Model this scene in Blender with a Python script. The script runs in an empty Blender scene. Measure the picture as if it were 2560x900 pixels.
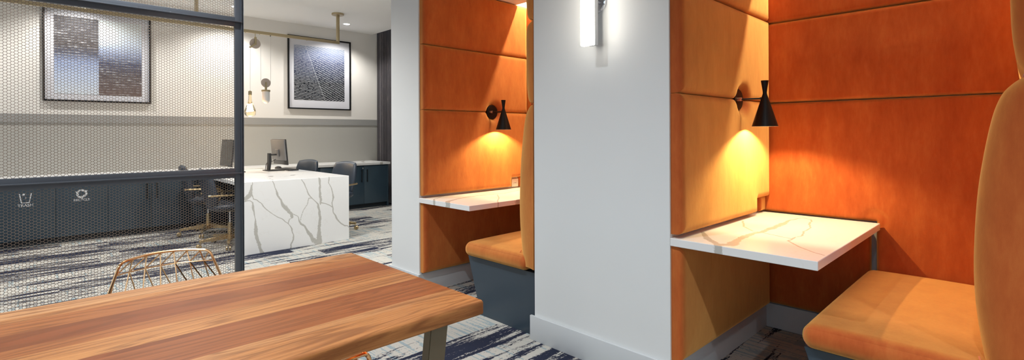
import bpy, bmesh, math, random
import numpy as np
from mathutils import Vector, Matrix
from math import pi, sin, cos, radians

S = bpy.context.scene
# ---------------------------------------------------------------- camera
# lens, heading and level recovered from the vanishing points (image 2560x900)
F_PX, YAW, PITCH, ROLL, CXO, CYO = 1250.99589, radians(45.95404), radians(0.05203507), radians(-0.24254905), -0.5745, -117.2327
cam_d = bpy.data.cameras.new('camera'); cam = bpy.data.objects.new('camera', cam_d)
S.collection.objects.link(cam); S.camera = cam
fw = Vector((cos(YAW)*cos(PITCH), sin(YAW)*cos(PITCH), sin(PITCH)))
rt = Vector((sin(YAW), -cos(YAW), 0)); up = rt.cross(fw)
r2 = cos(ROLL)*rt + sin(ROLL)*up; u2 = -sin(ROLL)*rt + cos(ROLL)*up
M3 = Matrix((r2, u2, -fw)).transposed()
cam.matrix_world = Matrix.Translation((0, 0, 1.28)) @ M3.to_4x4()
cam_d.sensor_fit = 'HORIZONTAL'; cam_d.sensor_width = 36
cam_d.lens = F_PX*36/2560
cam_d.shift_x = -CXO/2560
cam_d.shift_y = CYO/2560
cam_d.clip_start = .05

# ---------------------------------------------------------------- world, exposure
W = bpy.data.worlds.new('world'); S.world = W; W.use_nodes = True
W.node_tree.nodes['Background'].inputs[0].default_value = (.75, .86, 1, 1)
W.node_tree.nodes['Background'].inputs[1].default_value = 1.0
vs = S.view_settings
S.display_settings.display_device = 'sRGB'
vs.view_transform = 'Standard'; vs.look = 'None'; vs.gamma = 1; vs.use_curve_mapping = False
vs.exposure = 0.25
S.cycles.use_denoising = True
S.cycles.max_bounces = 7; S.cycles.diffuse_bounces = 4; S.cycles.sample_clamp_indirect = 4

def light(name, kind, loc, power, col=(1, 1, 1), size=.1, size_y=None, target=None, spot=None, blend=.4, spread=None):
    d = bpy.data.lights.new(name, kind); d.energy = power; d.color = col
    if kind == 'AREA':
        d.size = size
        if size_y: d.shape = 'RECTANGLE'; d.size_y = size_y
        if spread: d.spread = spread
    else: d.shadow_soft_size = size
    if kind == 'SPOT': d.spot_size = spot; d.spot_blend = blend
    o = bpy.data.objects.new(name, d); S.collection.objects.link(o); o.location = loc
    if target is not None:
        o.rotation_euler = (Vector(target)-Vector(loc)).to_track_quat('-Z', 'Y').to_euler()
    return o
COOL, NEUT, WARM, AMBER = (.80, .90, 1), (1, .97, .925), (1, .80, .55), (1, .75, .36)
# cool fill light added at unseen windows behind the camera
for i, y in enumerate((-1.6, 1.4, 4.4)):
    light('daylight_window', 'AREA', (-4.44, y, 1.75), 5, COOL, 2.2, 2.2, target=(0, y, 1.6))
light('daylight_window', 'AREA', (-1.2, -3.94, 1.75), 4, COOL, 2.6, 2.2, target=(-1.2, 0, 1.5))
CEIL = 3.165
HALL = [(.52, 1.8, 145), (.52, 3.8, 110), (.52, 0., 95), (.52, -1.8, 250), (-1.7, 1.8, 30), (-1.7, -1.8, 55), (-1.7, 3.8, 35)]  # the row at far left is unseen, added as ambient fill
RECEP = [(.49, 8.1, 80), (2.2, 8.1, 80), (3.92, 8.1, 85), (.9, 4.9, 180), (2.9, 4.6, 200), (-1.2, 8.1, 90), (-1.2, 4.9, 130)]
for x, y, p in HALL: light('downlight_beam', 'SPOT', (x, y, CEIL-.02), p, (.93, .97, 1), .035, target=(x, y, 0), spot=radians(122 if x > 0 else 140), blend=.8)
for x, y, p in RECEP:
    light('downlight_beam', 'SPOT', (x, y, CEIL-.02), p, NEUT, .035, target=(x, y, 0), spot=radians(135), blend=.6)
# ---------------------------------------------------------------- helpers
def new_obj(name, me, mat=None, parent=None):
    o = bpy.data.objects.new(name, me); S.collection.objects.link(o)
    if mat is not None: me.materials.append(mat)
    if parent is not None: o.parent = parent
    return o
def smooth(me, ang=None):
    me.polygons.foreach_set('use_smooth', [True]*len(me.polygons))
    if ang is not None: me.set_sharp_from_angle(angle=radians(ang))
def pyd(name, v, f, mat, parent=None, sm=False, ang=None):
    me = bpy.data.meshes.new(name); me.from_pydata([tuple(p) for p in v], [], [tuple(q) for q in f]); me.update()
    if sm: smooth(me, ang)
    return new_obj(name, me, mat, parent)
class MB:
    """collects shapes into one bmesh"""
    def __init__(s): s.b = bmesh.new()
    def box(s, x0, x1, y0, y1, z0, z1, bev=0, seg=2, M=None):
        r = bmesh.ops.create_cube(s.b, size=1); vs_ = r['verts']
        for v in vs_: v.co = Vector(((x0+x1)/2+v.co.x*(x1-x0), (y0+y1)/2+v.co.y*(y1-y0), (z0+z1)/2+v.co.z*(z1-z0)))
        if bev:
            e = list({e for v in vs_ for e in v.link_edges})
            r = bmesh.ops.bevel(s.b, geom=e, offset=bev, segments=seg, affect='EDGES', profile=.5)
            vs_ = list({v for f in r['faces'] for v in f.verts} | {v for v in vs_ if v.is_valid})
        if M is not None:
            for v in vs_: v.co = M @ v.co
        return s
    def lathe(s, prof, n=32, M=None, cap=True):
        rings = []
        for r, z in prof:
            rings.append([s.b.verts.new((r*cos(2*pi*k/n), r*sin(2*pi*k/n), z)) for k in range(n)])
        if M is not None:
            for R_ in rings:
                for v in R_: v.co = M @ v.co
        for a, c in zip(rings, rings[1:]):
            for k in range(n): s.b.faces.new((a[k], a[(k+1) % n], c[(k+1) % n], c[k]))
        if cap:
            s.b.faces.new(rings[0][::-1]); s.b.faces.new(rings[-1])
        return s
    def tube(s, pts, r, n=8, closed=False, cap=True):
        pts = [Vector(p) for p in pts]; N = len(pts); rings = []
        prev = None
        for i, p in enumerate(pts):
            if closed: t = (pts[(i+1) % N]-pts[i-1]).normalized()
            else: t = (pts[min(i+1, N-1)]-pts[max(i-1, 0)]).normalized()
            if prev is None:
                a = Vector((0, 0, 1)) if abs(t.z) < .9 else Vector((1, 0, 0)); u = t.cross(a).normalized()
            else: u = (prev-t*prev.dot(t)).normalized()
            prev = u; w = t.cross(u); rr = r[i] if isinstance(r, (list, tuple)) else r
            rings.append([s.b.verts.new(p+u*rr*cos(2*pi*k/n)+w*rr*sin(2*pi*k/n)) for k in range(n)])
        prs = list(zip(rings, rings[1:]))
        if closed: prs.append((rings[-1], rings[0]))
        for a, c in prs:
            for k in range(n): s.b.faces.new((a[k], a[(k+1) % n], c[(k+1) % n], c[k]))
        if cap and not closed: s.b.faces.new(rings[0][::-1]); s.b.faces.new(rings[-1])
        return s
    def prism(s, poly, axis, a, c):
        """poly of 2-D points extruded along axis from a to c"""
        def P(p, h): return {'x': (h, p[0], p[1]), 'y': (p[0], h, p[1]), 'z': (p[0], p[1], h)}[axis]
        A_ = [s.b.verts.new(P(p, a)) for p in poly]; C_ = [s.b.verts.new(P(p, c)) for p in poly]; n = len(poly)
        s.b.faces.new(A_[::-1]); s.b.faces.new(C_)
        for k in range(n): s.b.faces.new((A_[k], A_[(k+1) % n], C_[(k+1) % n], C_[k]))
        return s
    def build(s, name, mat, parent=None, sm=True, ang=35):
        bmesh.ops.recalc_face_normals(s.b, faces=s.b.faces[:])
        me = bpy.data.meshes.new(name); s.b.to_mesh(me); s.b.free()
        if sm: smooth(me, ang)
        return new_obj(name, me, mat, parent)
def thing(name, loc, label, cat, group=None, rz=0):
    o = bpy.data.objects.new(name, None); S.collection.objects.link(o); o.empty_display_size = .1
    o.location = loc; o.rotation_euler.z = rz
    tag(o, label, cat, group); return o
def tag(o, label, cat, group=None):
    o['label'] = label; o['category'] = cat
    if group: o['group'] = group
    return o
def struct(o): o['kind'] = 'structure'; return o
def copy_tree(o, parent=None):
    c = o.copy(); S.collection.objects.link(c)
    if parent is not None: c.parent = parent
    for ch in list(o.children): copy_tree(ch, c)
    return c
def spline(P, n=8, closed=False):
    P = [Vector(p) for p in P]; out = []; N = len(P)
    for i in range(N if closed else N-1):
        g = (lambda k: P[k % N]) if closed else (lambda k: P[max(0, min(N-1, k))])
        a, b, c, d = g(i-1), g(i), g(i+1), g(i+2)
        for j in range(n):
            t = j/n; out.append(.5*((2*b)+(c-a)*t+(2*a-5*b+4*c-d)*t*t+(3*b-a-3*c+d)*t**3))
    if not closed: out.append(P[-1])
    return out
def fillet(P, r, n=6, closed=False):
    P = [Vector(p) for p in P]; out = []; N = len(P)
    for i, p in enumerate(P):
        if not closed and i in (0, N-1): out.append(p); continue
        a, c = P[i-1], P[(i+1) % N]; da = (a-p); dc = (c-p); q = min(r, da.length*.48, dc.length*.48)
        s0 = p+da.normalized()*q; s1 = p+dc.normalized()*q
        for j in range(n+1):
            t = j/n; out.append(s0*(1-t)**2+p*2*t*(1-t)+s1*t*t)
    return out

# ---------------------------------------------------------------- materials
def mat(name, col=(.5, .5, .5), rough=.5, metal=0, **kw):
    m = bpy.data.materials.new(name); m.use_nodes = True; b = m.node_tree.nodes['Principled BSDF']
    b.inputs['Base Color'].default_value = (*col, 1); b.inputs['Roughness'].default_value = rough
    b.inputs['Metallic'].default_value = metal
    for k, v in kw.items(): b.inputs[k.replace('_', ' ')].default_value = v
    return m
class G:
    """tiny node-graph helper"""
    def __init__(s, m): s.t = m.node_tree; s.b = s.t.nodes['Principled BSDF']
    def n(s, typ, ins=None, **at):
        x = s.t.nodes.new(typ)
        for k, v in at.items(): setattr(x, k, v)
        for k, v in (ins or {}).items():
            if hasattr(v, 'is_output') or isinstance(v, bpy.types.NodeSocket): s.t.links.new(v, x.inputs[k])
            else: x.inputs[k].default_value = v
        return x
    def m(s, op, a, b=0., c=None, clamp=False):
        ins = {0: a, 1: b}
        if c is not None: ins[2] = c
        return s.n('ShaderNodeMath', ins, operation=op, use_clamp=clamp).outputs[0]
    def co(s, scale=(1, 1, 1), loc=(0, 0, 0), obj=True):
        tc = s.n('ShaderNodeTexCoord'); return s.n('ShaderNodeMapping', {0: tc.outputs['Object'], 3: scale, 1: loc}).outputs[0]
    def noise(s, vec, scale=5, detail=4, rough=.5, dist=0):
        return s.n('ShaderNodeTexNoise', {'Vector': vec, 'Scale': scale, 'Detail': detail, 'Roughness': rough, 'Distortion': dist}).outputs[0]
    def ramp(s, fac, stops, interp='LINEAR'):
        r = s.n('ShaderNodeValToRGB', {0: fac}); cr = r.color_ramp; cr.interpolation = interp
        while len(cr.elements) < len(stops): cr.elements.new(.5)
        for e, (p, c) in zip(cr.elements, stops): e.position = p; e.color = (*c, 1) if len(c) == 3 else c
        return r.outputs[0]
    def mix(s, f, a, b, blend='MIX'):
        x = s.n('ShaderNodeMix', data_type='RGBA', blend_type=blend)
        for i, v in ((0, f), (6, a), (7, b)):
            if isinstance(v, bpy.types.NodeSocket): s.t.links.new(v, x.inputs[i])
            else: x.inputs[i].default_value = v if i == 0 else (*v, 1) if len(v) == 3 else v
        return x.outputs[2]
    def base(s, c): s.t.links.new(c, s.b.inputs['Base Color'])
    def bump(s, h, strength=.2, dist=.002):
        o = s.n('ShaderNodeBump', {'Height': h, 'Strength': strength, 'Distance': dist}); s.t.links.new(o.outputs[0], s.b.inputs['Normal'])

def paint(name, col, rough=.55):
    m = mat(name, col, rough); g = G(m); n = g.noise(g.co(), 130, 3, .6); g.bump(n, .08, .001)
    n2 = g.noise(g.co(), 3, 3); g.base(g.mix(g.m('MULTIPLY', n2, .10), col, tuple(c*.8 for c in col))); return m
M_WALL = paint('off_white_paint', (.76, .74, .70))
M_CEIL = paint('ceiling_paint', (.88, .88, .87), .8)
M_PIER = paint('pale_grey_paint', (.72, .74, .74), .45)
M_GREIGE = paint('greige_paint', (.40, .395, .365))
M_LEDGE = paint('grey_trim_paint', (.30, .30, .29), .5)
M_BASEB = paint('baseboard_paint', (.55, .575, .59), .4)
M_TRIMW = paint('booth_core_paint', (.30, .31, .32), .5)

def velvet():
    m = mat('orange_velvet', (.60, .15, .03), .75); g = G(m)
    n1 = g.noise(g.co((1, 1, .35)), 9, 5, .65); n2 = g.noise(g.co((1, 1, .25)), 60, 3, .6)
    f = g.m('ADD', g.m('MULTIPLY', n1, .75), g.m('MULTIPLY', n2, .25))
    deep = g.ramp(f, [(.33, (.38, .068, .014)), (.52, (.46, .098, .021)), (.70, (.53, .14, .032))])
    pile = g.ramp(f, [(.33, (.42, .135, .032)), (.52, (.49, .18, .042)), (.70, (.55, .22, .055))])
    # velvet nap sheen mixed into the colour: deep red face-on, golden at grazing view
    lw = g.n('ShaderNodeLayerWeight', {'Blend': .5}).outputs['Facing']
    g.base(g.mix(g.m('MULTIPLY', g.m('SUBTRACT', lw, .08), 1.9, clamp=True), deep, pile))
    g.b.inputs['Sheen Weight'].default_value = 1.; g.b.inputs['Sheen Roughness'].default_value = .5
    g.b.inputs['Sheen Tint'].default_value = (1, .62, .20, 1)
    g.b.inputs['Specular IOR Level'].default_value = .15
    g.bump(g.m('ADD', n1, g.m('MULTIPLY', g.noise(g.co(), 350, 2), .15)), .35, .006)
    return m
M_VELVET = velvet()
M_PIPING = mat('velvet_piping', (.62, .13, .02), .6, Sheen_Weight=.6)

def quartz():
    m = mat('veined_quartz', (.80, .79, .77), .22); g = G(m)
    v = g.n('ShaderNodeAttribute', attribute_name='vein').outputs['Fac']
    w = g.noise(g.co(), 70, 4, .7)
    e = g.m('ADD', v, g.m('MULTIPLY', g.m('SUBTRACT', w, .5), .9))
    f = g.m('MULTIPLY', g.m('SUBTRACT', e, .42), 9, clamp=True)
    # faint hairline veins all over
    d = g.noise(g.co(), 2.2, 5, .6)
    h = g.m('ABSOLUTE', g.m('SUBTRACT', d, .5)); h = g.m('SUBTRACT', 1, g.m('MULTIPLY', h, 130), clamp=True)
    mk = g.m('GREATER_THAN', g.noise(g.co(), 1.7, 1), .52)
    h = g.m('MULTIPLY', g.m('MULTIPLY', h, mk), .13)
    tint = g.mix(g.noise(g.co(), 25, 4), (.42, .415, .38), (.50, .49, .46))
    c = g.mix(f, (.76, .765, .76), tint); c = g.mix(h, c, (.58, .53, .46)); g.base(c)
    return m
M_QUARTZ = quartz()

def wood():
    m = mat('oiled_wood', (.5, .3, .15), .32, Specular_IOR_Level=.15); g = G(m)
    tc = g.n('ShaderNodeTexCoord').outputs['Object']; sp = g.n('ShaderNodeSeparateXYZ', {0: tc})
    y = g.m('ADD', sp.outputs[1], g.m('MULTIPLY', sp.outputs[2], .0))
    t = g.m('DIVIDE', g.m('SUBTRACT', y, 1.16), 1.0)    # position across the planks
    L, Md, Dk, R_ = (.52, .235, .080), (.38, .140, .044), (.235, .066, .022), (.31, .098, .032)
    st = [(0, L), (.145, (.46,.215,.082)), (.19, R_), (.345, Dk), (.375, L), (.49, Md), (.555, Dk), (.685, Md), (.80, L), (.845, (.58,.31,.135)), (.955, R_)]
    c0 = g.ramp(t, st, 'CONSTANT')
    pid = g.ramp(t, [(p, (i*.23 % 1,)*3) for i, (p, c) in enumerate(st)], 'CONSTANT')
    off = g.n('ShaderNodeCombineXYZ', {0: g.m('MULTIPLY', pid, 7.3), 1: g.m('MULTIPLY', pid, 3.1), 2: 0.}).outputs[0]
    v = g.n('ShaderNodeVectorMath', {0: tc, 1: off}, operation='ADD').outputs[0]
    vm = g.n('ShaderNodeMapping', {0: v, 3: (.75, 6.5, 6.5)}).outputs[0]
    big = g.noise(vm, 1.0, 3, .5, .9)
    rings = g.n('ShaderNodeMath', {0: g.m('MULTIPLY', big, 60), 1: 0.}, operation='SINE').outputs[0]
    rings = g.m('POWER', g.m('MULTIPLY_ADD', rings, .5, .5), 3)
    fib = g.noise(g.n('ShaderNodeMapping', {0: v, 3: (3, 160, 160)}).outputs[0], 1, 5, .65)
    por = g.noise(g.n('ShaderNodeMapping', {0: v, 3: (22, 420, 420)}).outputs[0], 1, 2, .6)
    big2 = g.noise(g.n('ShaderNodeMapping', {0: v, 3: (.8, 9, 9)}).outputs[0], 1, 4, .6)
    c = g.mix(g.m('MULTIPLY', g.m('SUBTRACT', big2, .35), 1.5, clamp=True), c0, (.27, .085, .028))
    c = g.mix(g.m('MULTIPLY', rings, .55), c, (.13, .043, .016))
    c = g.mix(g.m('MULTIPLY', g.m('SUBTRACT', fib, .42), 2.2, clamp=True), c, (.22, .075, .025))
    c = g.mix(g.m('MULTIPLY', g.m('LESS_THAN', por, .36), .35), c, (.14, .05, .02)); g.base(c)
    # joints between planks show as hair lines
    g.bump(g.m('ADD', fib, rings), .06, .001)
    g.t.links.new(g.m('MULTIPLY_ADD', fib, .15, .36), g.b.inputs['Roughness'])
    return m
M_WOOD = wood()

def carpet():
    m = mat('patterned_carpet', (.5, .5, .5), .95); g = G(m); g.b.inputs['Specular IOR Level'].default_value = .1
    tc = g.n('ShaderNodeTexCoord').outputs['Object']; sp = g.n('ShaderNodeSeparateXYZ', {0: tc}); x, y = sp.outputs[0], sp.outputs[1]
    jit = g.noise(g.n('ShaderNodeMapping', {0: tc, 3: (30, 30, 30)}).outputs[0], 1, 3, .7)
    jx = g.m('MULTIPLY_ADD', jit, .02, x); jy = g.m('MULTIPLY_ADD', jit, .012, y)
    row = g.m('FLOOR', g.m('DIVIDE', jy, .25)); rr = g.n('ShaderNodeTexWhiteNoise', {'W': row}, noise_dimensions='1D').outputs[0]
    col = g.m('FLOOR', g.m('ADD', g.m('DIVIDE', jx, .95), g.m('MULTIPLY', rr, 5)))
    cell = g.n('ShaderNodeCombineXYZ', {0: row, 1: col, 2: 0.}).outputs[0]
    cr = g.n('ShaderNodeTexWhiteNoise', {0: cell}, noise_dimensions='3D').outputs[0]
    cv = g.n('ShaderNodeVectorMath', {0: cell, 1: (3.7, 9.1, 0)}, operation='MULTIPLY').outputs[0]
    p = g.n('ShaderNodeVectorMath', {0: tc, 1: cv}, operation='ADD').outputs[0]
    s1 = g.noise(g.n('ShaderNodeMapping', {0: p, 3: (1.6, 19, 1)}).outputs[0], 1, 3, .55)
    s2 = g.noise(g.n('ShaderNodeMapping', {0: tc, 3: (34, 120, 1)}).outputs[0], 1, 4, .8)
    s3 = g.noise(g.n('ShaderNodeMapping', {0: tc, 3: (1.3, 3.4, 1)}).outputs[0], 1, 2, .5)
    fld = g.m('ADD', g.m('ADD', s1, g.m('MULTIPLY', s2, .62)), g.m('MULTIPLY', s3, .55))
    thr = g.m('MULTIPLY_ADD', cr, .24, 1.0)
    navy = g.m('MULTIPLY', g.m('SUBTRACT', fld, thr), 40, clamp=True)
    t1 = g.noise(g.n('ShaderNodeMapping', {0: p, 3: (38, 1.6, 1)}).outputs[0], 1, 2, .5)
    t2 = g.noise(g.n('ShaderNodeMapping', {0: tc, 3: (60, 50, 1)}).outputs[0], 1, 2, .6)
    teal = g.m('MULTIPLY', g.m('SUBTRACT', g.m('ADD', t1, g.m('MULTIPLY', t2, .3)), g.m('MULTIPLY_ADD', cr, -.25, .90)), 30, clamp=True)
    fine = g.noise(g.n('ShaderNodeMapping', {0: tc, 3: (260, 260, 260)}).outputs[0], 1, 2, .6)
    beige = g.mix(fine, (.38, .365, .325), (.52, .505, .465)); c = g.mix(g.m('MULTIPLY', teal, .75), beige, (.21, .30, .34))
    nv = g.mix(fine, (.010, .013, .030), (.032, .037, .062)); c = g.mix(navy, c, nv); g.base(c)
    g.bump(fine, .5, .004); return m
M_CARPET = carpet()
M_HIDE = paint('charcoal_paint', (.09, .09, .095))  # dark tone given to the unseen walls to soak up bounced light

M_SLATE = mat('slate_laminate', (.036, .054, .073), .30)
M_CAB = mat('navy_cabinet_paint', (.030, .056, .080), .38)
M_KICK = mat('dark_toe_kick', (.012, .02, .028), .5)
M_STEEL = mat('painted_steel_frame', (.10, .114, .135), .32, .3)
M_BLACK = mat('matt_black_metal', (.010, .010, .011), .34, .5)
M_BLKPL = mat('black_plastic', (.015, .015, .016), .4)
M_GREYPL = mat('grey_plastic', (.17, .165, .165), .38, .3)
M_SCREEN = mat('display_glass', (.02, .02, .022), .12)
M_GOLD = mat('polished_gold_wire', (.84, .50, .25), .14, 1)
M_BRASS = mat('brushed_brass', (.60, .45, .25), .32, .9)
M_BRASSP = mat('satin_brass_fixture', (.46, .37, .22), .42, .5)
M_COPPER = mat('pale_copper', (.72, .45, .32), .3, .8)
M_SATIN = mat('satin_aluminium', (.45, .46, .48), .35, .6)
M_ALAB = mat('polished_white_stone', (.80, .79, .77), .12)
M_ROSE = mat('pale_rose_disc', (.52, .43, .37), .5)
M_CHROME = mat('chrome', (.8, .8, .82), .08, 1)
M_BRONZE = mat('bronze_leg_metal', (.20, .165, .11), .38, .65)
M_LEATHER = mat('blue_leather', (.028, .040, .058), .40)
M_WHITE = mat('white_vinyl', (.8, .82, .84), .5)
M_OUTLET = mat('outlet_plastic', (.78, .74, .68), .35)
M_CORD = mat('pale_cord', (.50, .48, .45), .6)
M_MESH = mat('hex_mesh_metal', (.24, .185, .145), .38, .4)
g = G(M_LEATHER); g.bump(g.noise(g.co(), 90, 3), .15, .002)
g = G(M_BRONZE); g.bump(g.noise(g.co(), 200, 2), .05, .001)
def emis(name, col, st):
    m = mat(name, col, .5); b = m.node_tree.nodes['Principled BSDF']
    b.inputs['Emission Color'].default_value = (*col, 1); b.inputs['Emission Strength'].default_value = st; return m
M_TUBE = emis('lit_tube', (1, .92, .80), 11)
M_LENS = emis('lit_lens', (1, .95, .88), 9)
M_LED = emis('led_strip', (1, .74, .42), 22)
M_FILA = emis('lit_filament', (1, .62, .25), 220)
M_GLOBE = emis('warm_bulb', (1, .70, .32), 12)
M_GLASS = mat('clear_glass', (1, 1, 1), .02, 0, Transmission_Weight=1.0, IOR=1.25)
M_AMBERG = mat('amber_glass', (1, .86, .62), .03, 0, Transmission_Weight=1.0, IOR=1.3)
M_PANE = mat('window_glass', (1, 1, 1), .02, 0, Transmission_Weight=1.0, IOR=1.05)
def curtain_mat():
    m = mat('shimmer_curtain', (.05, .04, .05), .5); g = G(m)
    n = g.noise(g.co((60, 60, 5)), 1, 5, .75); c = g.ramp(n, [(.46, (.030, .025, .033)), (.62, (.06, .05, .056)), (.76, (.24, .20, .19))]); g.base(c)  # pale streaks put the cloth's sheen into its base colour
    g.b.inputs['Sheen Weight'].default_value = 1.; return m
M_CURT = curtain_mat()
M_MATB = mat('white_mat_board', (.62, .63, .68), .6)
def art_left():
    m = mat('woven_print_left', (.5, .5, .5), .35); g = G(m)
    tc = g.n('ShaderNodeTexCoord').outputs['Object']; sp = g.n('ShaderNodeSeparateXYZ', {0: tc}); x, z = sp.outputs[0], sp.outputs[2]
    zz = g.m('ADD', z, g.m('MULTIPLY', g.noise(g.n('ShaderNodeMapping', {0: tc, 3: (5, 5, 40)}).outputs[0], 1, 3), .05))
    t = g.m('DIVIDE', zz, 1.0)
    A = g.ramp(t, [(.0, (.62, .68, .74)), (.25, (.42, .50, .66)), (.44, (.24, .30, .46)), (.55, (.07, .08, .12)), (.66, (.06, .055, .058)), (.95, (.07, .07, .08))])
    B = g.ramp(t, [(.0, (.13, .09, .08)), (.3, (.08, .07, .08)), (.46, (.06, .07, .12)), (.60, (.25, .30, .43)), (.75, (.52, .60, .70)), (.95, (.66, .72, .74))])
    c = g.mix(g.m('GREATER_THAN', x, -.012), A, B)
    st = g.n('ShaderNodeMath', {0: g.m('MULTIPLY', zz, 190)}, operation='SINE').outputs[0]
    br = g.noise(g.n('ShaderNodeMapping', {0: tc, 3: (14, 14, 60)}).outputs[0], 1, 3, .7)
    ln = g.m('MULTIPLY', g.m('GREATER_THAN', st, .82), g.m('GREATER_THAN', br, .47))
    g.base(g.mix(g.m('MULTIPLY', ln, .5), c, (.60, .62, .66))); return m
def art_right():
    m = mat('folded_line_print_right', (.5, .5, .5), .3); g = G(m)
    tc = g.n('ShaderNodeTexCoord').outputs['Object']; sp = g.n('ShaderNodeSeparateXYZ', {0: tc}); x, z = sp.outputs[0], sp.outputs[2]
    fold = g.m('MULTIPLY_ADD', z, -.366, .08)            # x of the crease at height z
    side = g.m('GREATER_THAN', x, fold); d = g.m('SUBTRACT', x, fold)
    k = g.mix(side, (.02, 0, 0), (-.34, 0, 0)); kk = g.n('ShaderNodeSeparateColor', {0: k}).outputs[0]
    zl = g.m('ADD', z, g.m('MULTIPLY', d, g.m('MULTIPLY_ADD', side, -.60, .15)))
    rough = g.noise(g.n('ShaderNodeMapping', {0: tc, 3: (24, 24, 24)}).outputs[0], 1, 4, .7)
    zl = g.m('MULTIPLY_ADD', rough, .016, zl)
    st = g.n('ShaderNodeMath', {0: g.m('MULTIPLY', zl, 232)}, operation='SINE').outputs[0]
    brk = g.noise(g.n('ShaderNodeMapping', {0: tc, 3: (30, 30, 90)}).outputs[0], 1, 2, .6)
    ln = g.m('MULTIPLY', g.m('GREATER_THAN', st, .83), g.m('GREATER_THAN', brk, .42))
    bg = g.ramp(g.m('MULTIPLY_ADD', g.noise(g.co((3, 3, 3)), 1, 2), .12, g.m('DIVIDE', z, 1.05)), [(.35, (.012, .014, .02)), (.68, (.045, .06, .12)), (.85, (.16, .20, .33)), (1, (.42, .48, .58))])  # lighter towards the top: print tone with some spotlight gloss painted in
    crease = g.m('LESS_THAN', g.m('ABSOLUTE', d), .0025)
    c = g.mix(ln, bg, (.74, .75, .77)); g.base(g.mix(g.m('MULTIPLY', crease, .7), c, (.7, .72, .75))); return m
M_ARTL, M_ARTR = art_left(), art_right()

# ================================================================ THE SETTING
XF = 2.261          # front plane of the booth row
def sbox(name, m, *b, bev=0):
    return struct(MB().box(*b, bev=bev).build(name, m))
sbox('floor', M_CARPET, -4.6, 5.3, -4.1, 8.8, -.08, 0)
sbox('ceiling', M_CEIL, -4.6, 4.70, -4.1, 8.8, CEIL, CEIL+.1)
sbox('wall_back', M_WALL, -4.6, 5.3, 8.65, 8.8, 1.50, CEIL+.3)
sbox('wall_back_lower', M_GREIGE, -4.6, 5.3, 8.65, 8.8, 0, 1.50).name = 'wall_back'
sbox('trim_1', M_LEDGE, -4.6, 5.0, 8.638, 8.65, 1.445, 1.552)
sbox('wall_right', M_WALL, 5.0, 5.2, 3.84, 8.65, 0, CEIL+.3)
sbox('trim_2', M_CEIL, 4.70, 5.2, 3.84, 8.8, CEIL+.22, CEIL+.3)      # roof of the curtain pocket
# booth block: piers, backs, soffit with a light slot
sbox('wall_pier_far', M_PIER, XF, 5.0, 3.413, 3.834, 0, CEIL)
sbox('wall_pier_near', M_PIER, XF, 3.53, 1.226, 2.138, 0, CEIL)
sbox('wall_pier_right', M_PIER, XF, 3.53, -1.0, -.05, 0, CEIL)
sbox('wall_booth_back', M_TRIMW, 3.53, 3.7, -1.0, 3.413, 0, CEIL)
for k, y0 in enumerate((-.05, 2.138)):
    y1 = y0+1.276
    sbox('ceiling_booth', M_CEIL, XF, 3.335, y0, y1, 2.5, 2.53)
    sbox('trim_%d' % (3+2*k), M_CEIL, 3.315, 3.335, y0, y1, 2.53, 2.86)        # lip of the light slot
    sbox('trim_%d' % (4+2*k), M_CEIL, 3.315, 3.53, y0, y1, 2.86, 2.88)
    sbox('wall_fascia', M_PIER, XF, XF+.05, y0, y1, 2.53, CEIL)
# baseboards
def bboard(name, y0, y1): sbox(name, M_BASEB, XF-.016, XF, y0, y1, 0, .15, bev=.0015)
bboard('baseboard_near', 1.232, 2.166); bboard('baseboard_far', 3.402, 3.86); bboard('baseboard_right', -1.0, -.06)
for k, dy in enumerate((0, 2.187)):
    sbox('baseboard_side', M_BASEB, XF, 3.53, 1.214+dy, 1.226+dy, 0, .155)
    sbox('baseboard_rear', M_BASEB, 3.515, 3.53, -.05+dy, 1.214+dy, 0, .155)
# walls out of view, dark to cut bounced light; windows added for fill
def wall_with_holes(name, axis, a, c, u0, u1, holes, m=M_HIDE):
    mb = MB(); z0, z1 = .65, 2.85
    def B(p, q, r, s): mb.box(a, c, p, q, r, s) if axis == 'x' else mb.box(p, q, a, c, r, s)
    B(u0, u1, 0, z0); B(u0, u1, z1, CEIL); us = [u0]+[v for h in holes for v in h]+[u1]
    for i in range(0, len(us), 2): B(us[i], us[i+1], z0, z1)
    return struct(mb.build(name, m))
HL = [(-2.7, -.5), (.3, 2.5), (3.3, 5.5)]
wall_with_holes('wall_left', 'x', -4.6, -4.5, -4.1, 8.8, HL)
wall_with_holes('wall_front', 'y', -4.1, -4.0, -4.6, 5.3, [(-2.5, .1)])
sbox('wall_right', M_HIDE, 3.7, 3.8, -4.0, -1.0, 0, CEIL)
n = 1
for (a, c) in HL:
    mb = MB()
    for u in (a, (a+c)/2-.02, c-.04): mb.box(-4.58, -4.52, u, u+.04, .65, 2.85)
    for z in (.65, 2.81): mb.box(-4.58, -4.52, a, c, z, z+.04)
    w = struct(mb.build('window_%d' % n, M_STEEL)); n += 1
    MB().box(-4.555, -4.549, a, c, .66, 2.84).build('window_pane', M_PANE, w)
mb = MB()
for u in (-2.5, -1.22, .06): mb.box(u, u+.04, -4.08, -4.02, .65, 2.85)
for z in (.65, 2.81): mb.box(-2.5, .1, -4.08, -4.02, z, z+.04)
w = struct(mb.build('window_%d' % n, M_STEEL)); MB().box(-2.5, .1, -4.055, -4.049, .66, 2.84).build('window_pane', M_PANE, w)

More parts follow.
